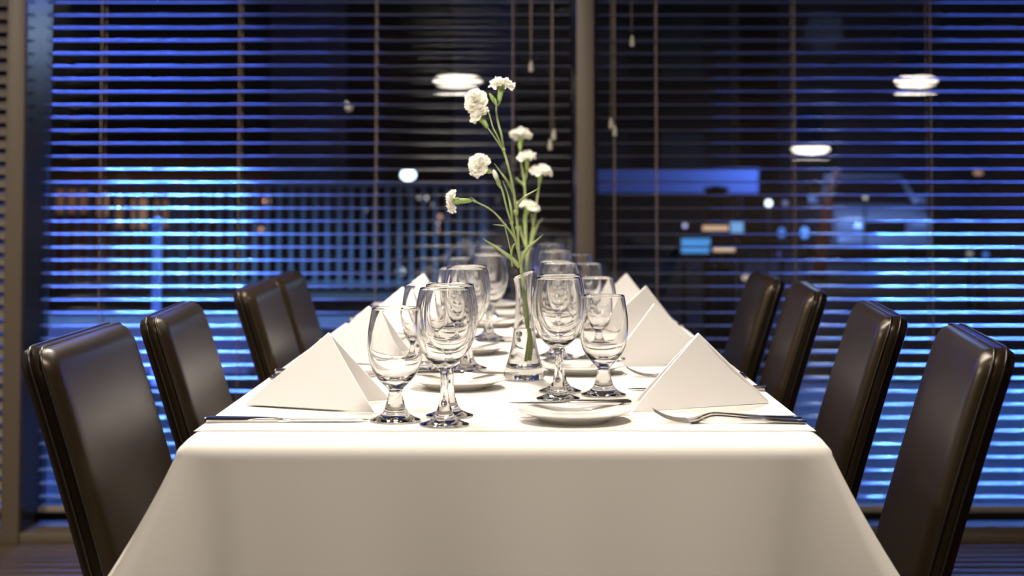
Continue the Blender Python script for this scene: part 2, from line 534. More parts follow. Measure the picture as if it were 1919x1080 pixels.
def make_cloth():
    bm = bmesh.new()
    R = 0.014
    # perimeter points of the top, counter-clockwise, with a corner flag
    per = []
    def seg(a, b, n):
        for k in range(n):
            t = k / n
            per.append((a[0] + (b[0] - a[0]) * t, a[1] + (b[1] - a[1]) * t))
    seg((TX0, TY0), (TX1, TY0), 70)
    seg((TX1, TY0), (TX1, TY1), 180)
    seg((TX1, TY1), (TX0, TY1), 50)
    seg((TX0, TY1), (TX0, TY0), 180)
    n = len(per)
    corners = [(TX0, TY0), (TX1, TY0), (TX1, TY1), (TX0, TY1)]
    def outward(p):
        ox = oy = 0.0
        if abs(p[1] - TY0) < 1e-6: oy -= 1
        if abs(p[1] - TY1) < 1e-6: oy += 1
        if abs(p[0] - TX0) < 1e-6: ox -= 1
        if abs(p[0] - TX1) < 1e-6: ox += 1
        return ox, oy
    rings = []
    DROP = 0.26
    ts = [0, 0.02, 0.05] + [0.1 + 0.9 * k / 14 for k in range(15)]
    for lvl in range(-4, len(ts)):
        ring = []
        for (x, y) in per:
            ox, oy = outward((x, y))
            # smoothed corner influence
            dc = min(math.hypot(x - c[0], y - c[1]) for c in corners)
            k = math.exp(-(dc / (0.028 if abs(y - TY0) < 1e-6 else 0.05)) ** 2)
            cr = min(corners, key=lambda c: math.hypot(x - c[0], y - c[1]))
            dx, dy = (1 if cr[0] > 0 else -1), (1 if cr[1] > 3 else -1)
            if lvl < 0:
                a = (lvl + 4) / 4 * PI / 2
                inset = R * (1 - math.sin(a)) if lvl > -4 else R
                z = TABLE_Z - R * (1 - math.cos(a))
                px, py = x - dx * 0, y
                # pull the edge inwards along its outward normal
                px = x - (ox * inset)
                py = y - (oy * inset)
                # soften corner
                px -= dx * 0.004 * k; py -= dy * 0.004 * k
            else:
                t = ts[lvl]
                z = TABLE_Z - R - t * DROP
                on_front = abs(y - TY0) < 1e-6
                on_side = not on_front and abs(y - TY1) > 1e-6
                s = x if (on_front or not on_side) else y
                ph = 0.0 if on_front else 2.0
                wave = 0.004 * math.sin(s * 13 + ph) + 0.003 * math.sin(s * 29 + 1.3 + ph)
                fl = t ** 1.2 * (0.010 + wave)
                if on_side:
                    fl = t * (0.006 + 0.6 * wave)
                px = x + ox * fl
                py = y + oy * fl
                g = k * (0.75 * t + 0.25 * t * t) * (0.150 if cr[1] < 3 else 0.05)
                px += dx * g * (1.0 if dx > 0 else 0.92)
                py += dy * g * 0.25
                px -= dx * 0.004 * k * (1 - t)
                py -= dy * 0.004 * k * (1 - t)
                # valley fold next to each front corner
                if on_front:
                    k2 = math.exp(-((dc - 0.045) / 0.022) ** 2)
                    py += 0.010 * k2 * t
            ring.append(bm.verts.new((px, py, z)))
        rings.append(ring)
    for a, b in zip(rings, rings[1:]):
        for i in range(n):
            bm.faces.new((a[i], a[(i + 1) % n], b[(i + 1) % n], b[i]))
    # top: grid of the inner ring filled as strips (pressed crease across near the front edge)
    inner = rings[0]
    nx, ny = 70, 180
    grid = {}
    for i in range(nx + 1): grid[(i, 0)] = inner[i % n]
    for j in range(ny + 1): grid[(nx, j)] = inner[(70 + j) % n]
    for k in range(50 + 1): pass
    x_in0, x_in1 = TX0 + R, TX1 - R
    y_in0, y_in1 = TY0 + R, TY1 - R
    # rows of interior vertices
    rows_y = [y_in0 + (y_in1 - y_in0) * j / ny for j in range(ny + 1)]
    for j in range(1, ny):
        grid[(0, j)] = inner[(70 + 180 + 50 + (180 - j)) % n]
    for j in range(1, ny):
        for i in range(1, nx):
            x = x_in0 + (x_in1 - x_in0) * i / nx
            y = rows_y[j]
            # the crease sits on its own row; mild unevenness elsewhere
            z = TABLE_Z + 0.0004 * math.sin(x * 21 + y * 3) * math.sin(y * 17)
            grid[(i, j)] = bm.verts.new((x, y, z))
    for j in range(0, ny - 1):
        for i in range(nx):
            q = [grid.get((i, j)), grid.get((i + 1, j)), grid.get((i + 1, j + 1)), grid.get((i, j + 1))]
            if None not in q and len(set(q)) == 4:
                bm.faces.new(q)
    # far row: fan into the 50-step far edge
    far = [inner[(70 + 180 + k) % n] for k in range(51)]   # from x1 to x0
    near = [grid[(nx - i, ny - 1)] for i in range(nx + 1)]
    i = j = 0
    while i < len(near) - 1 or j < len(far) - 1:
        if j < len(far) - 1 and (i == len(near) - 1 or (j + 1) / 50 <= (i + 1) / nx):
            try: bm.faces.new((near[i], far[j], far[j + 1]))
            except ValueError: pass
            j += 1
        else:
            try: bm.faces.new((near[i], far[j], near[i + 1]))
            except ValueError: pass
            i += 1
    return link_mesh('tablecloth', bm, M_cloth)
cloth = make_cloth()
tag(cloth, 'long white tablecloth draped over the whole dining table', 'tablecloth')
# overlaid second cloth whose hem shows as the fine line near the front edge
bm = bmesh.new()
def cover():
    nx, ny = 40, 120
    x0, x1, y0, y1 = TX0 + 0.004, TX1 - 0.004, 2.022, TY1 - 0.02
    v = [[bm.verts.new((x0 + (x1 - x0) * i / nx, y0 + (y1 - y0) * j / ny + (0.0015 * math.sin(i * 0.5) if j == 0 else 0),
                        TABLE_Z + 0.0012 - 0.0010 * (1 if i in (0, nx) else 0))) for i in range(nx + 1)] for j in range(ny + 1)]
    for j in range(ny):
        for i in range(nx):
            bm.faces.new((v[j][i], v[j][i + 1], v[j + 1][i + 1], v[j + 1][i]))
    w_ = [bm.verts.new((q.co.x, q.co.y + 0.0002, TABLE_Z + 0.0003)) for q in v[0]]
    for i in range(nx):
        bm.faces.new((v[0][i + 1], v[0][i], w_[i], w_[i + 1]))
cover()
ov = link_mesh('top_cloth', bm, M_cloth)
tag(ov, 'thin white top cloth whose hem crosses the front of the table', 'tablecloth')
TZ = TABLE_Z + 0.0016      # things stand on this

# ------------------------------------------------------------------ glassware
def lathe_part(name, prof, m, parent, seg=40):
    bm = bmesh.new()
    add_lathe(bm, prof, seg)
    # recalc on an open surface can flip; keep normals pointing away by building order
    me = bpy.data.meshes.new(name)
    bm.normal_update()
    bm.to_mesh(me); bm.free()
    for p in me.polygons: p.use_smooth = True
    me.materials.append(m)
    o = bpy.data.objects.new(name, me)
    COL.objects.link(o)
    o.parent = parent
    return o

def make_glass(kind):
    e = empty(kind)
    if kind == 'wine_glass':
        foot = [(0.0, 0.0012), (0.020, 0.0010), (0.0300, 0.0004), (0.0316, 0.0012), (0.0312, 0.0024), (0.024, 0.0048), (0.0165, 0.0088), (0.0115, 0.0150)]
        stem = [(0.0115, 0.0150), (0.0078, 0.0260), (0.0056, 0.040), (0.0050, 0.055), (0.0056, 0.066), (0.0085, 0.0735)]
        outer = [(0.0085, 0.0735), (0.0180, 0.0800), (0.0285, 0.0930), (0.0355, 0.1120), (0.0380, 0.1300), (0.0372, 0.1480), (0.0342, 0.1650), (0.0318, 0.1752)]
        inner = [(0.0304, 0.1752), (0.0328, 0.1650), (0.0357, 0.1480), (0.0364, 0.1300), (0.0338, 0.1125), (0.0266, 0.0950), (0.0155, 0.0838), (0.0, 0.0800)]
    else:
        foot = [(0.0, 0.0012), (0.020, 0.0010), (0.0312, 0.0004), (0.0330, 0.0012), (0.0325, 0.0026), (0.025, 0.0055), (0.0180, 0.0105), (0.0135, 0.0185)]
        stem = [(0.0135, 0.0185), (0.0110, 0.0270), (0.0092, 0.0350), (0.0094, 0.0400), (0.0125, 0.0445)]
        outer = [(0.0125, 0.0445), (0.0215, 0.0530), (0.0305, 0.0670), (0.0352, 0.0840), (0.0366, 0.1000), (0.0358, 0.1180), (0.0330, 0.1360), (0.0312, 0.1470)]
        inner = [(0.0298, 0.1470), (0.0316, 0.1360), (0.0343, 0.1180), (0.0350, 0.1000), (0.0334, 0.0845), (0.0284, 0.0690), (0.0180, 0.0575), (0.0, 0.0535)]
    ft = smooth_prof(foot, 4)
    lathe_part('foot', ft, M_glass, e)
    lathe_part('stem', smooth_prof(stem, 4), M_glass, e)
    mid = [((outer[-1][0] + inner[0][0]) / 2, outer[-1][1] + 0.0008)]
    lathe_part('bowl', smooth_prof(outer, 4) + mid + smooth_prof(inner, 4), M_glass, e)
    return e

wine = make_glass('wine_glass')
goblet = make_glass('water_goblet')
used = {'wine': False, 'goblet': False}
def place_glass(kind, x, y, label, group):
    src = wine if kind == 'wine' else goblet
    o = src if not used[kind] else copy_tree(src)
    used[kind] = True
    o.location = (x, y, TZ)
    o.rotation_euler = (0, 0, random.uniform(0, 6))
    tag(o, label, 'glass', group)

# ------------------------------------------------------------------ plates and cutlery
def make_plate():
    bm = bmesh.new()
    R = 0.0735
    prof = smooth_prof([(0.0, 0.004), (0.030, 0.004), (0.046, 0.0045), (0.054, 0.0085), (0.066, 0.0128), (R, 0.0148)], 4) + \
        [(R + 0.0004, 0.0136)] + smooth_prof([(R - 0.001, 0.0125), (0.064, 0.0098), (0.052, 0.0048), (0.046, 0.0020), (0.044, 0.0), (0.041, 0.0), (0.040, 0.0016), (0.0, 0.0016)], 3)
    add_lathe(bm, prof, 64)
    return link_mesh('bread_plate', bm, M_china)

def strip_solid(bm, stations):
    """stations: (x, yc, half width, z bottom, z top) -> closed bar along x with chamfered section"""
    rings = []
    for (x, yc, hw, zb, zt) in stations:
        m_ = (zb + zt) / 2
        sec = [(-hw, m_), (-hw * 0.8, zt), (hw * 0.8, zt), (hw, m_), (hw * 0.8, zb), (-hw * 0.8, zb)]
        rings.append([bm.verts.new((x, yc + a, b)) for a, b in sec])
    for a, b in zip(rings, rings[1:]):
        for k in range(6):
            bm.faces.new((a[k], a[(k + 1) % 6], b[(k + 1) % 6], b[k]))
    bm.faces.new(list(reversed(rings[0]))); bm.faces.new(rings[-1])

def make_knife(name, L=0.212, hl=0.095, sc=1.0):
    """handle end at x=0, tip at x=L"""
    e = empty(name)
    bm = bmesh.new()
    st = smooth_prof([(0.0, 0, 0.0070, 0.0022, 0.0050), (0.004, 0, 0.0092, 0.0004, 0.0068), (0.03, 0, 0.0088, 0.0, 0.0066), (hl * 0.85, 0, 0.0062, 0.0002, 0.0062), (hl, 0, 0.0052, 0.0008, 0.0056)], 3)
    strip_solid(bm, [(x, y, w_ * sc, b, t) for x, y, w_, b, t in st])
    shade_auto(link_mesh('handle', bm, M_steel, e), 50)
    bm = bmesh.new()
    st = smooth_prof([(hl, 0, 0.0045, 0.0018, 0.0048), (hl + 0.006, 0, 0.0060, 0.0024, 0.0046), (hl + 0.02, 0.001, 0.0086, 0.0022, 0.0036), (L - 0.03, 0.001, 0.0090, 0.0020, 0.0032), (L - 0.008, 0.003, 0.0055, 0.0020, 0.0030), (L, 0.006, 0.0010, 0.0020, 0.0026)], 3)
    strip_solid(bm, [(x, y, w_ * sc, b, t) for x, y, w_, b, t in st])
    shade_auto(link_mesh('blade', bm, M_steel, e), 50)
    return e

def make_fork(L=0.195):
    """handle end at x=0, tine tips at x=L, tips raised"""
    e = empty('dinner_fork')
    bm = bmesh.new()
    st = smooth_prof([(0.0, 0, 0.006, 0.001, 0.0035), (0.004, 0, 0.0100, 0.0, 0.0042), (0.04, 0, 0.0085, 0.001, 0.005), (0.09, 0, 0.0042, 0.0055, 0.0092), (0.115, 0, 0.0032, 0.0070, 0.0108), (0.128, 0, 0.0045, 0.0048, 0.0082), (0.134, 0, 0.0070, 0.0034, 0.0058)], 3)
    strip_solid(bm, st)
    shade_auto(link_mesh('handle', bm, M_steel, e), 50)
    bm = bmesh.new()
    st = smooth_prof([(0.133, 0, 0.0068, 0.0036, 0.0060), (0.140, 0, 0.0112, 0.0014, 0.0034), (0.150, 0, 0.0125, 0.0002, 0.0020)], 3)
    strip_solid(bm, st)
    for k in range(4):
        y = -0.0105 + 0.007 * k
        st = smooth_prof([(0.148, y, 0.0021, 0.0002, 0.0020), (0.165, y, 0.0019, 0.0018, 0.0036), (0.182, y, 0.0016, 0.0072, 0.0088), (L, y * 0.95, 0.0008, 0.0150, 0.0160)], 3)
        strip_solid(bm, st)
    shade_auto(link_mesh('tines', bm, M_steel, e), 50)
    return e

# ------------------------------------------------------------------ napkins
def make_napkin(A, B, C, Pk, label, group=None):
    """Folded linen pyramid: ridge from the tail A up to the peak Pk, two flaps whose front feet are B and C."""
    bm = bmesh.new()
    def flap(p, q, r, bulge, off):
        # thick triangular panel p(peak) q(tail) r(foot)
        n = 14
        nrm = (q - p).cross(r - p).normalized() * off
        vs = {}
        for layer, s in ((0, 0.0), (1, 1.0)):
            for i in range(n + 1):
                for j in range(n + 1 - i):
                    a, b = i / n, j / n
                    c = 1 - a - b
                    pt = p * c + q * a + r * b
                    bl = bulge * 4 * (a * b + b * c + c * a) * 0.75
                    pt = pt + nrm.normalized() * bl * (1 if off > 0 else -1) + nrm * s
                    vs[(layer, i, j)] = bm.verts.new(pt)
        for layer in (0, 1):
            for i in range(n):
                for j in range(n - i):
                    f = (vs[(layer, i, j)], vs[(layer, i + 1, j)], vs[(layer, i, j + 1)])
                    bm.faces.new(f)
                    if j < n - i - 1:
                        bm.faces.new((vs[(layer, i + 1, j)], vs[(layer, i + 1, j + 1)], vs[(layer, i, j + 1)]))
        border = [(i, 0) for i in range(n)] + [(n - k, k) for k in range(n)] + [(0, n - k) for k in range(n)]
        for a, b in zip(border, border[1:] + border[:1]):
            bm.faces.new((vs[(0, *a)], vs[(0, *b)], vs[(1, *b)], vs[(1, *a)]))
    up = Vector((0, 0, 1))
    base = (A + B + C) / 3
    def outw(p, q, r):
        nn = (q - p).cross(r - p)
        return 1 if nn.dot((p + q + r) / 3 - base) > 0 else -1
    flap(Pk, A, B, 0.003, 0.0035 * outw(Pk, A, B))
    flap(Pk, A, C, 0.003, 0.0035 * outw(Pk, A, C))
    bmesh.ops.remove_doubles(bm, verts=bm.verts, dist=0.0002)
    # rounded ridge
    add_tube(bm, [A + Vector((0, 0, 0.002)), A.lerp(Pk, 0.5), Pk], [0.0022, 0.003, 0.003], 8)
    o = link_mesh('folded_napkin', bm, M_napkin)
    zmin = min(v.co.z for v in o.data.vertices)
    o.location.z = TZ - zmin
    shade_auto(o, 45)
    tag(o, label, 'napkin', group)
    return o

# ------------------------------------------------------------------ place settings
plate0 = make_plate()
knife0 = make_knife('table_knife')
bknife0 = make_knife('butter_knife', 0.172, 0.082, 0.85)
fork0 = make_fork()
first = {}
def put(src, key, loc, rot, label, cat, group):
    o = src if key not in first else copy_tree(src)
    first[key] = 1
    o.location = loc
    o.rotation_euler = rot
    tag(o, label, cat, group)
    return o

NTH = ['first', 'second', 'third', 'fourth']
# left side: glasses (x, y), plate, knife y, forks y, napkin centre y
LEFT = [
    dict(w=[(-0.0965, 2.065), (-0.0935, 2.150)], g=(-0.1625, 2.105), pl=(-0.0955, 2.475), kn=2.098, fk=2.60, nap=2.25),
    dict(w=[(-0.090, 2.670), (-0.088, 2.755)], g=(-0.162, 2.712), pl=(-0.0950, 3.030), kn=2.69, fk=3.16, nap=2.86),
    dict(w=[(-0.062, 3.290), (-0.066, 3.375)], g=(-0.138, 3.333), pl=(-0.065, 3.670), kn=3.28, fk=3.75, nap=3.44),
    dict(w=[(-0.072, 3.860), (-0.070, 3.945)], g=(-0.145, 3.902), pl=(-0.060, 4.300), kn=3.86, fk=4.30, nap=4.00),
]
RIGHT = [
    dict(w=[(0.0555, 2.335), (0.0605, 2.425)], g=(0.1240, 2.380), pl=(0.0715, 2.110), kn=2.445, fk=2.085, nap=2.245),
    dict(w=[(0.0720, 2.890), (0.0670, 2.975)], g=(0.1400, 2.933), pl=(0.1010, 2.685), kn=3.02, fk=2.62, nap=2.83),
    dict(w=[(0.0740, 3.530), (0.0820, 3.615)], g=(0.1500, 3.573), pl=(0.0750, 3.400), kn=3.66, fk=3.30, nap=3.42),
    dict(w=[(0.0730, 4.100), (0.0800, 4.185)], g=(0.1530, 4.143), pl=(0.0900, 3.860), kn=4.22, fk=3.90, nap=4.00),
]
# peaks of the napkins, photo pixels
LPK = [(620, 628, 2.25), (694, 577, 2.86), (757, 541, 3.44), (796, 515, 4.02)]
RPK = [(1305, 628, 2.25), (1223, 572, 2.83), (1208, 536, 3.42), (1172, 514, 4.00)]
for i, (S_, side) in enumerate([(s, 'left') for s in LEFT] + [(s, 'right') for s in RIGHT]):
    k = i % 4
    sg = -1 if side == 'left' else 1
    nth = NTH[k] + ' place from the front, ' + side + ' side'
    for q, (x, y) in enumerate(S_['w']):
        place_glass('wine', x, y, ('tall clear wine glass, %s of two, ' % ('front' if q == 0 else 'rear')) + nth, 'wine glasses on the table')
    place_glass('goblet', *S_['g'], 'short thick-stemmed glass goblet, ' + nth, 'water goblets on the table')
    px, py = S_['pl']
    put(plate0, 'plate', (px, py, TZ), (0, 0, random.uniform(0, 6)), 'small white bread plate, ' + nth, 'plate', 'bread plates on the table')
    # butter knife lies across the far part of the plate
    zk = TZ + 0.0146
    bx = px + sg * 0.078
    byy = py + 0.048 if k != 9 else py
    put(bknife0, 'bk', (bx, byy, zk), (0, 0, PI if sg > 0 else 0), 'steel butter knife across the bread plate, ' + nth, 'knife', 'butter knives on the bread plates')
    ex = TX1 - 0.001 if sg > 0 else TX0 + 0.004
    put(knife0, 'kn', (ex, S_['kn'], TZ), (0, 0, PI if sg > 0 else 0), 'steel table knife with flat handle, ' + nth, 'knife', 'table knives')
    for q, dy in enumerate((0.0, 0.034)):
        y = S_['fk'] + dy
        rz = (PI + (0.06 if q else -0.02)) if sg > 0 else (0.03 if q else 0.0)
        put(fork0, 'fk', (ex - sg * 0.006, y, TZ), (0, 0, rz), ('steel fork, %s of the pair, ' % ('front' if q == 0 else 'rear')) + nth, 'fork', 'dinner forks')
    if sg < 0:
        pk = P(*LPK[k])
        c = S_['nap']
        ax = [-0.383, -0.375, -0.37, -0.37][k]
        A = Vector((ax, c + 0.010, TABLE_Z))
        B = Vector((-0.196 + 0.004 * k, c - 0.070, TABLE_Z))
        C = Vector((-0.185 + 0.004 * k, c + 0.066, TABLE_Z))
    else:
        pk = P(*RPK[k])
        c = S_['nap']
        A = Vector((0.352 - 0.002 * k, c + 0.045, TABLE_Z))
        B = Vector((0.152, c - 0.048, TABLE_Z))
        C = Vector((0.168, c + 0.072, TABLE_Z))
        if k:
            A.y -= 0.03; 
    pk.z = min(pk.z, TABLE_Z + 0.104)
    make_napkin(A, B, C, pk, 'white napkin folded into a standing pyramid, ' + nth, 'folded napkins on the table')

# ------------------------------------------------------------------ bud vases
def make_vase(loc, label):
    e = empty('bud_vase', loc, label=label, cat='vase')
    outer = [(0.0, 0.003), (0.022, 0.0018), (0.0305, 0.0010), (0.0330, 0.0060), (0.0318, 0.0150), (0.0262, 0.0330), (0.0208, 0.0560), (0.0168, 0.0830), (0.0140, 0.1100), (0.0132, 0.1350), (0.0146, 0.1560), (0.0172, 0.1690)]
    inner = [(0.0158, 0.1690), (0.0132, 0.1560), (0.0117, 0.1350), (0.0124, 0.1100), (0.0150, 0.0830), (0.0188, 0.0560), (0.0240, 0.0350), (0.0270, 0.0240), (0.0220, 0.0180), (0.0, 0.0165)]
    bm = bmesh.new()
    add_lathe(bm, smooth_prof(outer, 4) + [(0.0166, 0.1702)] + smooth_prof(inner, 4), 40)
    # the rim rises on one side like a wave
    for v in bm.verts:
        if v.co.z > 0.14:
            t = (v.co.z - 0.14) / 0.03
            a = math.atan2(v.co.y, v.co.x)
            v.co.z += t * 0.007 * math.cos(a + 0.4)
    bm.normal_update()
    me = bpy.data.meshes.new('vase_body'); bm.to_mesh(me); bm.free()
    for p in me.polygons: p.use_smooth = True
    me.materials.append(M_vase)
    o = bpy.data.objects.new('vase_body', me); COL.objects.link(o); o.parent = e
    bm = bmesh.new()
    add_lathe(bm, smooth_prof([(0.0, 0.0168), (0.0218, 0.0183), (0.0268, 0.0242), (0.0238, 0.0350), (0.0186, 0.0560), (0.0149, 0.0820)], 4) + [(0.0, 0.0820)], 32)
    link_mesh('water', bm, M_water, e)
    return e
V1 = Vector((0.0070, 2.585, TZ))
V2 = Vector((0.0190, 3.83, TZ))
make_vase(V1, 'clear glass bud vase in front, between the first two rows of glasses')
make_vase(V2, 'clear glass bud vase farther back, behind the front vase')

# ------------------------------------------------------------------ carnations
def frame_of(d):
    d = d.normalized()
    a = d.cross(Vector((0.3, 0.9, 0.2))).normalized()
    return d, a, d.cross(a).normalized()

def carnation(center, d, R, parent, seed):
    """flower head whose petals spread around 'center', facing d"""
    rnd = random.Random(seed)
    d, a, b = frame_of(d)
    bm = bmesh.new()
    root = center - d * R * 0.55
    for layer, (tilt, rr, npet) in enumerate([(88, 1.0, 6), (76, 1.04, 6), (62, 0.98, 6), (46, 0.88, 5), (28, 0.80, 4), (12, 0.70, 3)]):
        for k in range(npet):
            az = 2 * PI * (k + rnd.uniform(-.25, .25)) / npet + layer * 0.6
            tl = math.radians(tilt + rnd.uniform(-9, 9))
            rad = R * rr * rnd.uniform(0.88, 1.1)
            half = PI / npet * 1.35
            NU, NV = 12, 6
            g = []
            ph = rnd.uniform(0, 6)
            for iv in range(NV + 1):
                v = iv / NV
                row = []
                for iu in range(NU + 1):
                    u = -1 + 2 * iu / NU
                    w_ = half * (0.25 + 0.75 * v ** 0.6)
                    ang = az + u * w_
                    edge = 1 - 0.22 * u * u
                    jag = (0.032 if iu % 2 else -0.032) * (v ** 4)
                    rl = rad * v * (edge + jag)
                    t = tl * (0.35 + 0.65 * min(1, v * 1.25)) + 0.13 * v * math.sin(u * 4.5 + ph)
                    h = math.cos(t) * rl
                    out = math.sin(t) * rl
                    ruff = 0.05 * R * v * v * math.sin(u * 5 + ph * 1.7)
                    pt = root + d * (h + R * 0.42 * min(1, v * 3) + ruff) + (a * math.cos(ang) + b * math.sin(ang)) * (out + R * 0.10)
                    row.append(bm.verts.new(pt))
                g.append(row)
            for iv in range(NV):
                for iu in range(NU):
                    bm.faces.new((g[iv][iu], g[iv][iu + 1], g[iv + 1][iu + 1], g[iv + 1][iu]))
    fl = link_mesh('flower', bm, M_petal, parent)
    return fl, root

def calyx(base, top, r, parent):
    bm = bmesh.new()
    d = top - base
    add_tube(bm, [base, base + d * 0.15, base + d * 0.5, base + d * 0.85, top, top + d * 0.12], [r * 0.35, r * 0.75, r, r * 0.95, r * 1.15, r * 0.9], 10)
    dd, a, b = frame_of(d)
    for k in range(5):
        an = 2 * PI * k / 5
        q = a * math.cos(an) + b * math.sin(an)
        t1 = top + q * r * 1.0
        add_tube(bm, [t1 - d * 0.2, t1 + d * 0.12, t1 + d * 0.32 + q * r * 0.3], [r * 0.35, r * 0.3, r * 0.04], 5)
    return link_mesh('calyx', bm, M_calyx, parent)

def leaf(pts, w_, parent, name='leaf'):
    ps = path(pts, 5)
    bm = bmesh.new()
    n = len(ps)
    L, Mv, R = [], [], []
    for i, p in enumerate(ps):
        t = (ps[min(i + 1, n - 1)] - ps[max(i - 1, 0)]).normalized()
        s = t.cross(Vector((0.15, -1, 0.25))).normalized()
        f = (1 - (i / (n - 1)) ** 1.6) * w_ + 0.00015
        nn = t.cross(s)
        L.append(bm.verts.new(p + s * f + nn * f * 0.35)); R.append(bm.verts.new(p - s * f + nn * f * 0.35)); Mv.append(bm.verts.new(p))
    for i in range(n - 1):
        bm.faces.new((L[i], L[i + 1], Mv[i + 1], Mv[i]))
        bm.faces.new((Mv[i], Mv[i + 1], R[i + 1], R[i]))
    o = link_mesh(name, bm, M_green, parent)
    sm = o.modifiers.new('thickness', 'SOLIDIFY'); sm.thickness = 0.0006
    return o

def spray(name, label, D, vase, stems, flowers, buds, leaves, jit=0.02, sr=0.0016):
    e = empty(name, vase, label=label, cat='flower')
    inv = -vase
    cache = {}
    def Q(p):
        if isinstance(p, Vector): return p - vase
        if p not in cache:
            px, py = p
            rnd = random.Random(px * 31 + py)
            up = max(0.0, min(1.0, (480 - py) / 250))
            cache[p] = P(px, py, D + (rnd.uniform(-jit, jit) * up)) - vase
        return cache[p]
    for st in stems:
        bm = bmesh.new()
        ps = path([Q(p) for p in st[0]], 5)
        r0, r1 = st[1], st[2]
        add_tube(bm, ps, [r0 + (r1 - r0) * i / (len(ps) - 1) for i in range(len(ps))], 8)
        for nd in st[3] if len(st) > 3 else ():      # swollen nodes
            c = Q(nd)
            bmesh.ops.create_uvsphere(bm, u_segments=10, v_segments=8, radius=r0 * 1.55, matrix=Matrix.Translation(c))
        link_mesh('stem', bm, M_green, e)
    for i, (c, cal0, cal1, R, tow) in enumerate(flowers):
        cc = Q(c); c0 = Q(cal0); c1 = Q(cal1)
        d = (c1 - c0).normalized()
        d = (d + Vector((0, tow, 0))).normalized()
        fl, root = carnation(cc, d, R * D / F, e, 11 + i * 7 + int(D * 10))
        calyx(c0, root + d * R * D / F * 0.25, 0.0046 if D < 3 else 0.0052, fl)
    for (b0, b1, r, white) in buds:
        q0, q1 = Q(b0), Q(b1)
        bm = bmesh.new()
        d = q1 - q0
        add_tube(bm, [q0, q0 + d * .2, q0 + d * .5, q0 + d * .8, q1], [r * .4, r * .85, r, r * .7, r * .15], 10)
        bd = link_mesh('bud', bm, M_calyx, e)
        if white:
            bm = bmesh.new()
            add_tube(bm, [q0 + d * .55, q0 + d * .85, q0 + d * 1.1, q0 + d * 1.25], [r * .8, r * 1.05, r * .85, r * .2], 10)
            link_mesh('petal_tip', bm, M_petal, bd)
    for lf, w_ in leaves:
        leaf([Q(p) for p in lf], w_, e)
    return e

b1 = V1 + Vector((0.006, 0, 0.030))
b1b = V1 + Vector((0.002, 0.004, 0.028))
spray('carnation_spray', 'tall spray of white carnations in the front vase, leaning left', 2.585, V1,
      stems=[
          ([b1, (992, 640), (985, 590), (979, 520), (972, 470), (970, 430), (967, 395), (962, 355), (952, 310), (944, 283)], 0.0030, 0.0019, [(970, 428), (967, 398)]),
          ([(944, 283), (940, 255), (934, 232), (930, 210), (930, 198)], 0.0021, 0.0016, [(944, 281)]),
          ([(930, 200), (936, 193)], 0.0013, 0.0012),
          ([(944, 283), (932, 255), (924, 240), (917, 215), (912, 206)], 0.0015, 0.0010),
          ([(944, 283), (930, 262), (921, 249), (914, 240)], 0.0015, 0.0011),
          ([b1b, (990, 600), (980, 530), (976, 495), (968, 460), (962, 430), (951, 395), (942, 360), (936, 345)], 0.0022, 0.0014, [(959, 418)]),
          ([(937, 348), (930, 332), (924, 324)], 0.0011, 0.0010),
          ([(972, 470), (964, 446), (947, 422), (930, 402), (915, 390), (897, 381), (885, 376)], 0.0016, 0.0011, [(947, 422)]),
          ([(960, 500), (957, 470), (950, 440), (946, 424)], 0.0011, 0.0009),
      ],
      flowers=[
          ((940, 158), (935, 192), (938, 168), 22, -0.15),
          ((891, 190), (911, 205), (898, 195), 22, -0.35),
          ((898, 216), (914, 240), (903, 224), 20, -0.10),
          ((897, 310), (921, 324), (908, 317), 22, -0.35),
          ((848, 377), (884, 376), (856, 376), 21, -0.10),
      ],
      buds=[((930, 196), (917, 174), 0.0036, False), ((930, 198), (928, 184), 0.0022, False), ((938, 352), (927, 325), 0.0040, True)],
      leaves=[
          ([(974, 500), (960, 485), (940, 470), (922, 458), (904, 447)], 0.0036),
          ([(975, 500), (980, 480), (992, 462), (1006, 450), (1018, 439)], 0.0036),
          ([(968, 400), (970, 385), (982, 370), (998, 360), (1012, 351)], 0.0024),
          ([(964, 362), (955, 345), (940, 325), (926, 306)], 0.0030),
          ([(959, 420), (958, 395), (952, 365), (942, 340)], 0.0020),
          ([(947, 422), (940, 412), (937, 407)], 0.0012),
          ([(947, 424), (935, 422), (924, 421)], 0.0012),
          ([(958, 480), (960, 465), (966, 455), (968, 448)], 0.0012),
          ([(897, 381), (888, 374), (880, 369)], 0.0010),
          ([(972, 470), (960, 430), (958, 400)], 0.0018),
      ])
b2 = V2 + Vector((0.0, 0, 0.030))
spray('carnation_spray', 'shorter upright spray of white carnations in the farther vase', 3.83, V2,
      stems=[
          ([b2, (988, 560), (987, 500), (986, 455), (985, 400), (984, 360), (981, 330), (976, 300), (975, 280)], 0.0032, 0.0018, [(982, 345)]),
          ([(982, 345), (986, 330), (988, 316)], 0.0019, 0.0016),
          ([(987, 500), (994, 455), (1003, 400), (1008, 365), (1011, 342)], 0.0024, 0.0017),
          ([(987, 520), (990, 480), (984, 440), (982, 412)], 0.0022, 0.0017),
          ([(992, 470), (1000, 440), (996, 400)], 0.0018, 0.0014),
      ],
      flowers=[
          ((976, 254), (975, 282), (976, 262), 20, 0.0),
          ((987, 294), (988, 320), (987, 302), 18, 0.0),
          ((1013, 321), (1011, 345), (1012, 329), 20, -0.1),
          ((990, 388), (982, 412), (987, 396), 20, -0.1),
      ],
      buds=[],
      leaves=[
          ([(1000, 440), (1008, 420), (1018, 408)], 0.0030),
          ([(982, 346), (974, 340), (966, 332)], 0.0026),
          ([(990, 470), (978, 440), (975, 420)], 0.0030),
      ], jit=0.01)

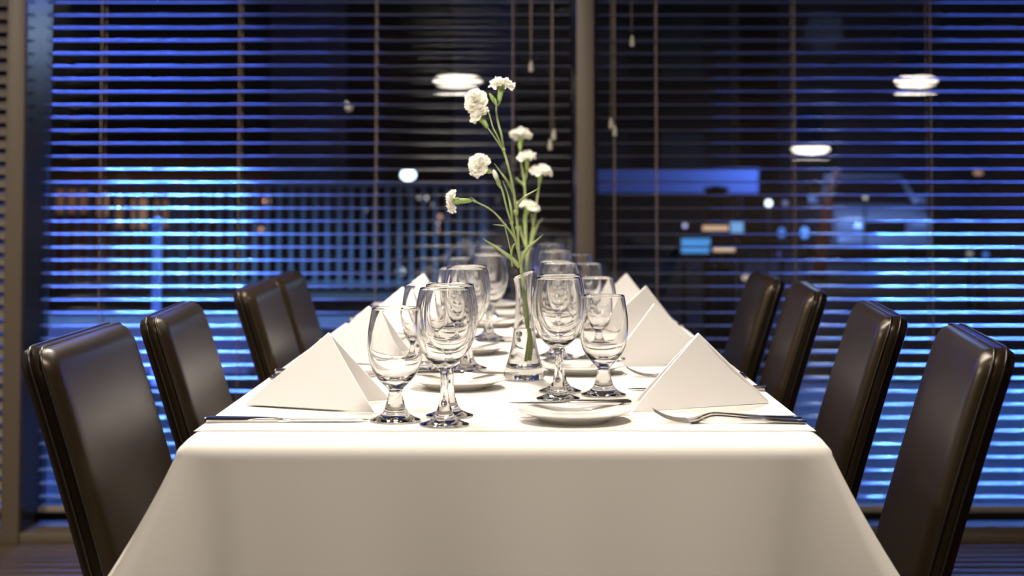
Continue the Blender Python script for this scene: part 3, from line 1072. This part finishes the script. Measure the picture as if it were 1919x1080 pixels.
# ------------------------------------------------------------------ chairs
CHW = 0.44
def make_chair():
    """faces +x; origin on the floor under the front face of the back at seat height"""
    e = empty('dining_chair')
    SL = math.tan(math.radians(14.6))
    z0, z1 = 0.34, 0.868
    T = 0.046
    # backrest: rounded, slightly crowned panel
    bm = bmesh.new()
    NY, NZ = 22, 26
    def corner(y, z):
        return 0.0
    def face(y, z, sgn):
        # y in -1..1, z in 0..1 ; thickness rolls off at the edges
        ey = max(0.0, (abs(y) - 0.90) / 0.10)
        ez = max(0.0, (z - 0.955) / 0.045)
        roll = min(1.0, math.sqrt(min(1.0, ey * ey + ez * ez)))
        th = T / 2 * (math.sqrt(max(0.0, 1 - roll ** 2.2)) * 0.72 + 0.28)
        crown = 0.004 * (1 - y * y)
        return sgn * (th + crown * 0.6)
    grid = {}
    for s in (0, 1):
        for j in range(NZ + 1):
            tz = j / NZ
            tz = 1 - (1 - tz) ** 1.5
            for i in range(NY + 1):
                ty = math.sin((i / NY - 0.5) * PI)
                ty = (0.55 * ty + 0.45 * (i / NY * 2 - 1))
                y = ty * CHW / 2
                z = z0 + (z1 - z0) * tz
                # rounded top corners
                rc = 0.030
                yc, zc = CHW / 2 - rc, z1 - rc
                if abs(y) > yc and z > zc:
                    dy, dz = abs(y) - yc, z - zc
                    l = max(dy, dz)
                    h = math.hypot(dy, dz)
                    if h > 0:
                        y = math.copysign(yc + dy * l / h, y); z = zc + dz * l / h
                x = face(ty, tz, 1 if s == 0 else -1)
                bend = -0.018 * ((z - 0.45) / 0.45) ** 2
                grid[(s, i, j)] = bm.verts.new((x - (z - 0.45) * SL - T / 2 + bend, y, z))
    for s in (0, 1):
        for j in range(NZ):
            for i in range(NY):
                bm.faces.new((grid[(s, i, j)], grid[(s, i + 1, j)], grid[(s, i + 1, j + 1)], grid[(s, i, j + 1)]))
    ring = [(i, 0) for i in range(NY)] + [(NY, j) for j in range(NZ)] + [(NY - i, NZ) for i in range(NY)] + [(0, NZ - j) for j in range(NZ)]
    for a, b in zip(ring, ring[1:] + ring[:1]):
        bm.faces.new((grid[(0, *a)], grid[(0, *b)], grid[(1, *b)], grid[(1, *a)]))
    edge_pts = []
    for (i, j) in ring:
        if j > 0 or True:
            edge_pts.append(((grid[(0, i, j)].co + grid[(1, i, j)].co) / 2).copy())
    back = link_mesh('backrest', bm, M_leather, e)
    # stitched piping along the two sides and the top, one line on each edge of the border
    for s_off in (-0.0075, 0.0075):
        bm = bmesh.new()
        pts = [(p + Vector((s_off, 0, 0))) for p, (i, j) in zip(edge_pts, ring) if not (j == 0 and 0 < i < NY)]
        st = next(k for k, (i, j) in enumerate([r for r in ring if not (r[1] == 0 and 0 < r[0] < NY)]) if (i, j) == (NY, 0))
        pts = pts[st:] + pts[:st]
        c = Vector((0, 0, 0.6))
        pts = [Vector((p.x, p.y * 1.0035, p.z + (0.0006 if p.z > 0.85 else 0))) for p in pts]
        add_tube(bm, pts, 0.0017, 6)
        link_mesh('piping', bm, M_piping, back)
    # seat
    box('seat', (-0.06, -CHW / 2, 0.36), (0.38, CHW / 2, 0.465), M_leather, e, bevel=0.02, seg=3)
    for sx in (0, 1):
        for sy in (-1, 1):
            bm = bmesh.new()
            x = 0.355 if sx else -0.035
            y = sy * (CHW / 2 - 0.028)
            dx = 0 if sx else -0.05
            r = 0.019
            top = [bm.verts.new((x + a * r, y + b * r, 0.365)) for a, b in ((-1, -1), (1, -1), (1, 1), (-1, 1))]
            bot = [bm.verts.new((x + dx + a * r * 0.7, y + b * r * 0.7, 0.0)) for a, b in ((-1, -1), (1, -1), (1, 1), (-1, 1))]
            for k in range(4):
                bm.faces.new((top[k], top[(k + 1) % 4], bot[(k + 1) % 4], bot[k]))
            bm.faces.new(top); bm.faces.new(bot)
            link_mesh('leg', bm, M_blackwood, e, smooth=False)
    return e
ch0 = make_chair()
# (x of the face at seat height, centre y, turn)
CH = [
    (-0.452, 2.185, 0.01, 'first'), (-0.437, 2.70, 0.06, 'second'), (-0.424, 3.47, 0.03, 'third'), (-0.432, 3.945, 0.02, 'fourth'),
    (0.470, 2.19, PI - 0.13, 'first'), (0.462, 2.725, PI - 0.10, 'second'), (0.466, 3.41, PI - 0.09, 'third'), (0.455, 3.91, PI - 0.04, 'fourth'),
]
for i, (x, y, rz, nth) in enumerate(CH):
    o = ch0 if i == 0 else copy_tree(ch0)
    o.location = (x, y, 0)
    o.rotation_euler = (0, 0, rz)
    tag(o, 'dark brown leather high-back chair, %s from the camera along the %s side' % (nth, 'left' if i < 4 else 'right'), 'chair', 'leather dining chairs')

# ------------------------------------------------------------------ outside
M_pave = mat('paving', (0.16, 0.16, 0.17), 0.85, spec=0.15)
def paving_nodes():
    nt = M_pave.node_tree
    b = nt.nodes['Principled BSDF']
    tc = nt.nodes.new('ShaderNodeTexCoord')
    br = nt.nodes.new('ShaderNodeTexBrick')
    br.inputs['Scale'].default_value = 1.0
    br.inputs['Brick Width'].default_value = 0.30
    br.inputs['Row Height'].default_value = 0.15
    br.inputs['Mortar Size'].default_value = 0.008
    br.inputs['Color1'].default_value = (0.09, 0.09, 0.095, 1)
    br.inputs['Color2'].default_value = (0.06, 0.06, 0.065, 1)
    br.inputs['Mortar'].default_value = (0.04, 0.04, 0.04, 1)
    nt.links.new(tc.outputs['Object'], br.inputs['Vector'])
    nt.links.new(br.outputs['Color'], b.inputs['Base Color'])
    bp = nt.nodes.new('ShaderNodeBump'); bp.inputs['Strength'].default_value = 0.4; bp.inputs['Distance'].default_value = 0.01
    nt.links.new(br.outputs['Fac'], bp.inputs['Height']); bp.invert = True
    nt.links.new(bp.outputs['Normal'], b.inputs['Normal'])
paving_nodes()
struct(box('ground', (-16, 5.26, -0.12), (18, 45, -0.03), M_pave))

M_conc = noise_bump(mat('street_concrete', (0.24, 0.18, 0.13), 0.8), 6, 0.3, 0.01, colvar=0.15)
M_brick = noise_bump(mat('brown_facade', (0.16, 0.09, 0.055), 0.75), 5, 0.2, 0.01, colvar=0.2)
M_dark = mat('dark_facade', (0.035, 0.030, 0.028), 0.8)
M_rail = mat('painted_railing', (0.45, 0.50, 0.55), 0.4)

# low terrace in front of the railing
struct(box('ground_terrace', (-4.6, 8.6, -0.03), (-0.25, 12.4, 0.37), M_conc, bevel=0.01))
# railing
def railing(x0, x1, y, label, z0=0.37, z1=1.17, n=None, sp=0.088):
    e = empty('terrace_railing', ((x0 + x1) / 2, y, z0), label=label, cat='railing')
    h = (x1 - x0) / 2
    bm = bmesh.new(); add_tube(bm, [(-h, 0, z1 - z0), (h, 0, z1 - z0)], 0.022, 8); link_mesh('top_rail', bm, M_rail, e)
    bm = bmesh.new(); add_tube(bm, [(-h, 0, 0.06), (h, 0, 0.06)], 0.014, 8); link_mesh('bottom_rail', bm, M_rail, e)
    k = int(2 * h / sp)
    bm = bmesh.new()
    for i in range(k + 1):
        x = -h + 2 * h * i / k
        add_box(bm, (x - 0.013, -0.013, 0.02), (x + 0.013, 0.013, z1 - z0))
    link_mesh('balusters', bm, M_rail, e, smooth=False)['kind'] = 'stuff'
    for x in (-h, h):
        box('post', (x - 0.028, -0.028, 0), (x + 0.028, 0.028, z1 - z0 + 0.03), M_rail, e, bevel=0.003)
    return e
railing(-2.52, -0.27, 12.0, 'pale metal railing on the terrace outside, behind the glasses on the left')
railing(-4.5, -2.62, 12.1, 'pale metal railing farther along the terrace, past the tall column')
# tall pale post
def post(px, y0, y1, D, w_, label, m, name='light_post'):
    e = empty(name, (P(px, 0, D).x, D, -0.03), label=label, cat='post')
    zt = P(0, y0, D).z + 0.03
    bm = bmesh.new(); add_tube(bm, [(0, 0, 0.0), (0, 0, zt - 0.02)], w_, 14); link_mesh('post_shaft', bm, m, e)
    bm = bmesh.new(); add_lathe(bm, [(w_ * 1.1, zt - 0.03), (w_ * 1.3, zt - 0.02), (w_ * 1.2, zt), (0, zt + 0.02)], 16); link_mesh('post_cap', bm, m, e)
    return e
post(296, 412, 560, 8.2, 0.022, 'pale blue lit bollard standing before the terrace on the left', M_rail, 'bollard')
post(1342, 352, 560, 13.0, 0.085, 'dark round-topped bollard in front of the blue lit sign', M_dark, 'bollard')

# columns and buildings
struct(box('pillar_1', (P(512, 0, 15).x, 14.8, -0.03), (P(640, 0, 15).x, 15.4, 5.5), M_conc, bevel=0.02))
struct(box('pillar_2', (P(850, 0, 17).x, 16.8, -0.03), (P(965, 0, 17).x, 17.4, 5.5), M_conc, bevel=0.02))

def building(name, x0, x1, y0, y1, h, m, label, wins, wm):
    e = empty(name, ((x0 + x1) / 2, y0, -0.03), label=label, cat='building')
    hw = (x1 - x0) / 2
    box('wall', (-hw, 0, 0), (hw, y1 - y0, h), m, e)
    box('roof', (-hw - 0.2, -0.2, h), (hw + 0.2, y1 - y0 + 0.2, h + 0.25), M_dark, e)
    for (wx, wz, ww, wh, em) in wins:
        f = box('window', (wx - ww / 2 - 0.05, -0.05, wz - 0.05), (wx + ww / 2 + 0.05, 0.0, wz + wh + 0.05), M_dark, e)
        box('pane', (wx - ww / 2, -0.07, wz), (wx + ww / 2, -0.05, wz + wh), em, f)
    return e
E_warm = emit('warm_window', (1.0, 0.45, 0.22), 0.16)
E_warm2 = emit('bright_warm_window', (1.0, 0.5, 0.28), 0.30)
E_dim = mat('dark_window', (0.02, 0.02, 0.025), 0.5)
D1 = 24.0
bx0, bx1 = P(60, 0, D1).x, P(505, 0, D1).x
bc = (bx0 + bx1) / 2
wins = []
for (a, b_, t, bo, em) in [(110, 165, 355, 400, E_warm), (186, 205, 362, 405, E_warm2), (212, 240, 372, 428, E_warm), (250, 285, 372, 428, E_warm2), (292, 318, 375, 428, E_warm), (345, 380, 350, 420, E_dim), (405, 440, 350, 420, E_dim)]:
    p0, p1 = P(a, bo, D1), P(b_, t, D1)
    wins.append(((p0.x + p1.x) / 2 - bc, p0.z + 0.03, p1.x - p0.x, p1.z - p0.z, em))
building('brick_building', bx0, bx1, D1, D1 + 6, 1.45, M_brick, 'low brown building with warm lit windows beyond the terrace', wins, None)
building('office_building', -14, 4.5, 34, 40, 9.0, M_dark, 'dark tall building far behind the terrace railing', [(-3 + 1.6 * i, 1.2 + 2.4 * j, 0.9, 1.3, E_dim) for i in range(8) for j in range(3)], None)
building('shop_building', 5.2, 17, 32, 38, 6.0, M_dark, 'dark building across the street behind the parked car', [(-4 + 2.2 * i, 0.6, 1.5, 1.6, E_dim) for i in range(5)], None)

# blue lit fascia on the right
def sign(name, px0, px1, py0, py1, D, m, label, depth=0.12, stand=True):
    p0, p1 = P(px0, py1, D), P(px1, py0, D)
    e = empty(name, ((p0.x + p1.x) / 2, D, -0.03), label=label, cat='sign')
    h = (p1.x - p0.x) / 2
    box('sign_panel', (-h, -0.01, p0.z + 0.03), (h, 0.0, p1.z + 0.03), m, e)
    box('sign_case', (-h - 0.02, 0.0, p0.z + 0.01), (h + 0.02, depth, p1.z + 0.05), M_black, e, bevel=0.004)
    if stand:
        for s in (-1, 1):
            box('post', (s * h * 0.8 - 0.02, 0.02, 0.0), (s * h * 0.8 + 0.02, 0.06, p0.z + 0.02), M_black, e)
    return e
M_fascia = mat('pale_fascia', (0.55, 0.6, 0.7), 0.5)
sign('shop_fascia', 1120, 1420, 318, 362, 15.0, M_fascia, 'long fascia board washed with blue light, right of the window frame')
sign('lit_box', 1276, 1330, 447, 474, 12.0, emit('cyan_display', (0.10, 0.42, 1.0), 0.9), 'small cyan lit display case low down outside on the right')
sign('lit_box', 1366, 1392, 416, 436, 12.6, emit('pale_display', (0.25, 0.55, 1.0), 0.9), 'tiny pale blue lit display box beside the dark bollard')
sign('lit_box', 1316, 1364, 423, 432, 12.4, emit('amber_reflection', (1.0, 0.62, 0.40), 0.9), 'narrow amber glowing strip for a tabletop reflection, by the dark bollard')  # added glowing box stands in for a tabletop reflected in the glass
sign('lit_box', 1336, 1376, 463, 471, 11.8, emit('amber_reflection_low', (1.0, 0.70, 0.45), 0.9), 'lower short amber glowing strip for a tabletop reflection, below the cyan display')  # another added glow for a reflected tabletop

# distant lamps, each a small globe on a post
def globe(px, py, rpx, D, color, strength, label, squash=1.0):
    c = P(px, py, D)
    e = empty('street_lamp', (c.x, D, -0.03), label=label, cat='lamp')
    bm = bmesh.new()
    bmesh.ops.create_uvsphere(bm, u_segments=16, v_segments=10, radius=rpx * D / F)
    for v in bm.verts:
        v.co.z = v.co.z * squash + c.z + 0.03
    link_mesh('lamp_globe', bm, emit('glow_%d_%d' % (px, py), color, strength), e)
    bm = bmesh.new()
    add_tube(bm, [(0, 0.03, 0), (0, 0.03, c.z + 0.03)], 0.02, 8)
    link_mesh('lamp_post', bm, M_black, e)
W = (1.0, 0.95, 0.85); Wb = (0.8, 0.93, 1.0); O = (1.0, 0.55, 0.38); B = (0.10, 0.30, 1.0)
for px, py, r, D, c, s, lab, sq in [
    (765, 328, 14, 19, Wb, 5, 'large oval bluish white street lamp above the terrace railing', 0.75),
    (642, 196, 8, 22, W, 4, 'small high white street lamp beside the tall column', 1.0),
    (653, 201, 6, 23, (1, .75, .6), 0.5, 'dim pinkish street lamp touching the small high one', 1.0),
    (499, 377, 4, 22.5, O, 3.0, 'orange street lamp, outer one of a close pair at the column', 1.0),
    (507, 377, 4, 23, O, 1.5, 'orange street lamp, inner one of a close pair at the column', 1.0),
    (554, 375, 4, 22.5, O, 1.8, 'single orange street lamp in front of the tall column', 1.0),
    (490, 430, 4, 22.5, O, 1.2, 'low orange street lamp left of the tall column', 1.0),
    (683, 394, 4, 22.5, W, 0.8, 'faint white street lamp behind the middle of the railing', 1.0),
    (786, 370, 4, 22.5, W, 0.5, 'faint yellowish street lamp below the large oval one', 1.0),
    (798, 371, 4, 22.5, W, 1.2, 'white street lamp below and beside the large oval one', 1.0),
    (812, 384, 3, 26, Wb, 0.6, 'pale blue street lamp above the pink ones', 1.0),
    (825, 406, 4, 22.5, O, 1.0, 'pink street lamp, topmost of three stacked lights', 1.0),
    (820, 418, 4, 25, (1, .8, .7), 1.6, 'pink street lamp, middle of three stacked lights', 0.7),
    (820, 430, 4, 24, O, 0.9, 'pink street lamp, lowest of three stacked lights', 1.0),
    (893, 450, 7, 20, B, 1.6, 'round blue lamp at the railing end near the wine glasses', 1.0),
    (752, 508, 8, 14, Wb, 0.9, 'low white lamp behind the lower part of the railing', 0.8),
    (1440, 381, 6, 24, Wb, 4, 'bright white street lamp right of the blue fascia', 1.0),
    (1471, 381, 5, 25, (.5, .5, 1), 0.5, 'dim violet street lamp beside the bright white one', 1.0),
    (1283, 423, 4, 20, (.6, .6, 1), 1.5, 'small violet lamp above the cyan display case', 1.0),
    (1464, 436, 7, 20, B, 0.9, 'dim blue lamp outside on the right, before the cord', 1.3),
    (1507, 436, 8, 20, B, 1.8, 'bright blue lamp outside on the right, past the cord', 1.3),
    (1462, 476, 5, 21.5, (.25, .2, 1), 0.5, 'low dim violet lamp under the blue ones', 1.6),
    (1621, 370, 4, 24, W, 0.9, 'pale round lamp behind the car windscreen', 1.0),
    (1833, 324, 9, 16, O, 0.5, 'flat orange lamp high outside at the right edge', 0.5),
    (1397, 520, 9, 9, (1, .75, .55), 0.6, 'low amber globe for a warm reflection beside the farthest chair on the right', 0.6),  # added glow in place of a warm reflection in the glass
    (1815, 475, 6, 16, W, 0.35, 'faint pale lamp low outside at the right edge', 0.8),
    (1845, 477, 6, 16, B, 0.7, 'faint blue lamp low outside at the right edge', 0.8),
]:
    globe(px, py, r, D, c, s, lab, sq)

# parked car seen from the front
def make_car():
    D = 27.0
    x0, x1 = P(1560, 0, D).x, P(1752, 0, D).x
    cx = (x0 + x1) / 2
    e = empty('parked_car', (cx, D, -0.03), label='pale parked car seen end-on outside on the right', cat='car')
    hw = (x1 - x0) / 2
    M_body = mat('pale_car_paint', (0.5, 0.52, 0.55), 0.25, 0.2, coat=0.6)
    M_cglass = mat('dark_car_glass', (0.01, 0.012, 0.02), 0.08)
    M_tyre = mat('tyre_rubber', (0.015, 0.015, 0.015), 0.7)
    # body: sections along y: (y, half width, z bottom, z top)
    bm = bmesh.new()
    secs = [(0.0, 0.90, 0.35, 0.78), (0.12, 0.97, 0.25, 0.90), (0.9, 1.0, 0.22, 1.02), (1.6, 1.0, 0.22, 1.04), (3.8, 1.0, 0.22, 1.06), (4.3, 0.96, 0.28, 1.0), (4.45, 0.88, 0.35, 0.85)]
    rings = []
    for y, w_, zb, zt in secs:
        w_ *= hw
        sec = [(-w_ * 0.92, zb), (-w_, zb + 0.12), (-w_, zt - 0.18), (-w_ * 0.93, zt - 0.03), (-w_ * 0.6, zt), (w_ * 0.6, zt), (w_ * 0.93, zt - 0.03), (w_, zt - 0.18), (w_, zb + 0.12), (w_ * 0.92, zb)]
        rings.append([bm.verts.new((a, y, b)) for a, b in sec])
    for a, b in zip(rings, rings[1:]):
        for k in range(10):
            bm.faces.new((a[k], a[(k + 1) % 10], b[(k + 1) % 10], b[k]))
    bm.faces.new(rings[0]); bm.faces.new(rings[-1])
    link_mesh('body', bm, M_body, e)
    bm = bmesh.new()
    secs = [(1.05, 0.90, 1.0, 1.03), (1.75, 0.78, 1.0, 1.48), (3.2, 0.78, 1.0, 1.50), (4.0, 0.86, 1.0, 1.05)]
    rings = []
    for y, w_, zb, zt in secs:
        w_ *= hw
        rings.append([bm.verts.new((a, y, b)) for a, b in [(-hw * 0.93, zb), (-w_, zt), (w_, zt), (hw * 0.93, zb)]])
    for a, b in zip(rings, rings[1:]):
        for k in range(4):
            bm.faces.new((a[k], a[(k + 1) % 4], b[(k + 1) % 4], b[k]))
    bm.faces.new(rings[0]); bm.faces.new(rings[-1])
    link_mesh('cabin_glass', bm, M_cglass, e, smooth=False)
    box('roof', (-hw * 0.79, 1.72, 1.47), (hw * 0.79, 3.25, 1.53), M_body, e, bevel=0.02)
    for s in (-1, 1):
        bm = bmesh.new(); add_tube(bm, [(s * hw * 0.92, 1.03, 1.02), (s * hw * 0.80, 1.73, 1.49)], 0.045, 8); link_mesh('windscreen_pillar', bm, M_body, e)
        box('headlight', (s * hw * 0.72 - 0.15, -0.005, 0.62), (s * hw * 0.72 + 0.15, 0.12, 0.76), mat('headlight_glass', (0.7, 0.75, 0.8), 0.1), e, bevel=0.02)
        box('side_mirror', (s * (hw + 0.09) - 0.09, 1.25, 1.0), (s * (hw + 0.09) + 0.09, 1.36, 1.14), M_body, e, bevel=0.02)
        for yy in (0.85, 3.55):
            bm = bmesh.new(); add_tube(bm, [(s * (hw - 0.2), yy, 0.31), (s * (hw + 0.01), yy, 0.31)], 0.31, 24); shade_auto(link_mesh('wheel', bm, M_tyre, e))
    box('grille', (-hw * 0.42, -0.01, 0.50), (hw * 0.42, 0.02, 0.72), M_black, e)
    box('bumper', (-hw * 0.92, -0.06, 0.30), (hw * 0.92, 0.14, 0.46), M_body, e, bevel=0.03)
make_car()
# added leaning column standing in for the orange-lit edge of the car
e = empty('car_edge_standin', (P(1548, 0, 22).x, 22, -0.03), label='added leaning shape for the orange lit left edge of the parked car', cat='post')
bm = bmesh.new(); add_tube(bm, [(-0.12, 0, 0), (0.0, 0, 0.9), (0.03, 0, 1.15), (0.16, 0, 1.5)], [0.09, 0.09, 0.06, 0.05], 12)
link_mesh('post_shaft', bm, mat('orange_lit_edge', (0.5, 0.22, 0.12), 0.6), e)
bm = bmesh.new(); add_lathe(bm, [(0.14, 0), (0.14, 0.05), (0.1, 0.08), (0, 0.08)], 16, (-0.12, 0, 0)); link_mesh('post_foot', bm, M_black, e)
def point_light(name, loc, power, color, r=0.1):
    d = bpy.data.lights.new(name, 'POINT'); d.energy = power; d.color = color; d.shadow_soft_size = r
    o = bpy.data.objects.new(name, d); COL.objects.link(o); o.location = loc
point_light('orange_lamp', (P(1530, 0, 20).x, 20.0, 1.2), 14, (1, 0.5, 0.25))
point_light('orange_lamp', (P(230, 0, 22).x, 22.0, 1.35), 30, (1, 0.55, 0.32))
point_light('street_lamp_glow', (4.6, 24.0, 3.6), 160, (0.45, 0.65, 1.0), 0.3)

# LED strips before added blockers, mirrored in the slats
def led_strip(x0, x1, y, z, n, label, gap=None, strength=9000):
    e = empty('led_strip', ((x0 + x1) / 2, y, z), label=label, cat='light')
    h = (x1 - x0) / 2
    box('strip_channel', (-h, 0.03, -0.02), (h, 0.06, 0.02), M_black, e)
    bm = bmesh.new()
    rnd = random.Random(int(x0 * 10))
    for i in range(n):
        t = (i + 0.5) / n
        x = -h + 2 * h * t + rnd.uniform(-.006, .006)
        if gap and gap[0] < x + (x0 + x1) / 2 < gap[1]: continue
        rr = 0.013 * rnd.choice([0.8, 1, 1, 1.25])
        bmesh.ops.create_icosphere(bm, subdivisions=1, radius=rr, matrix=Matrix.Translation((x, 0.0, 0)))
    o = link_mesh('light_diodes', bm, emit('led_blue_white_%d' % strength, (0.10, 0.28, 1.0), strength), e)
    o['kind'] = 'stuff'
    return e
LY, LZ = 9.0, 3.0
PL = 5.1 + math.hypot(LY - 5.1, LZ - 1.0)
def lx(px): return (px - VX) * PL / F
led_strip(lx(206), lx(470), LY, LZ, 20, 'string of blue white diodes mirrored in the slats on the left', gap=(lx(296), lx(308)))
led_strip(lx(1650), lx(2060), LY, LZ, 31, 'string of blue white diodes mirrored in the slats on the right', strength=6000)
for i, (x0, x1) in enumerate([(lx(206) - 0.3, lx(470) + 0.3), (lx(1650) - 0.3, lx(2060) + 0.3)]):
    struct(box('led_blocker_%d' % (i + 1), (x0, LY + 0.06, LZ - 0.35), (x1, LY + 0.3, LZ + 0.3), M_black))  # unseen box added behind each strip, keeps its light off the pillars

# unseen blockers added closer to the window to hide the diodes from the upper slats
struct(box('led_blocker_3', (-3.2, 7.0, 2.115), (-0.4, 7.1, 2.75), M_black))
struct(box('led_blocker_4', (0.9, 7.0, 2.02), (4.2, 7.1, 2.75), M_black))
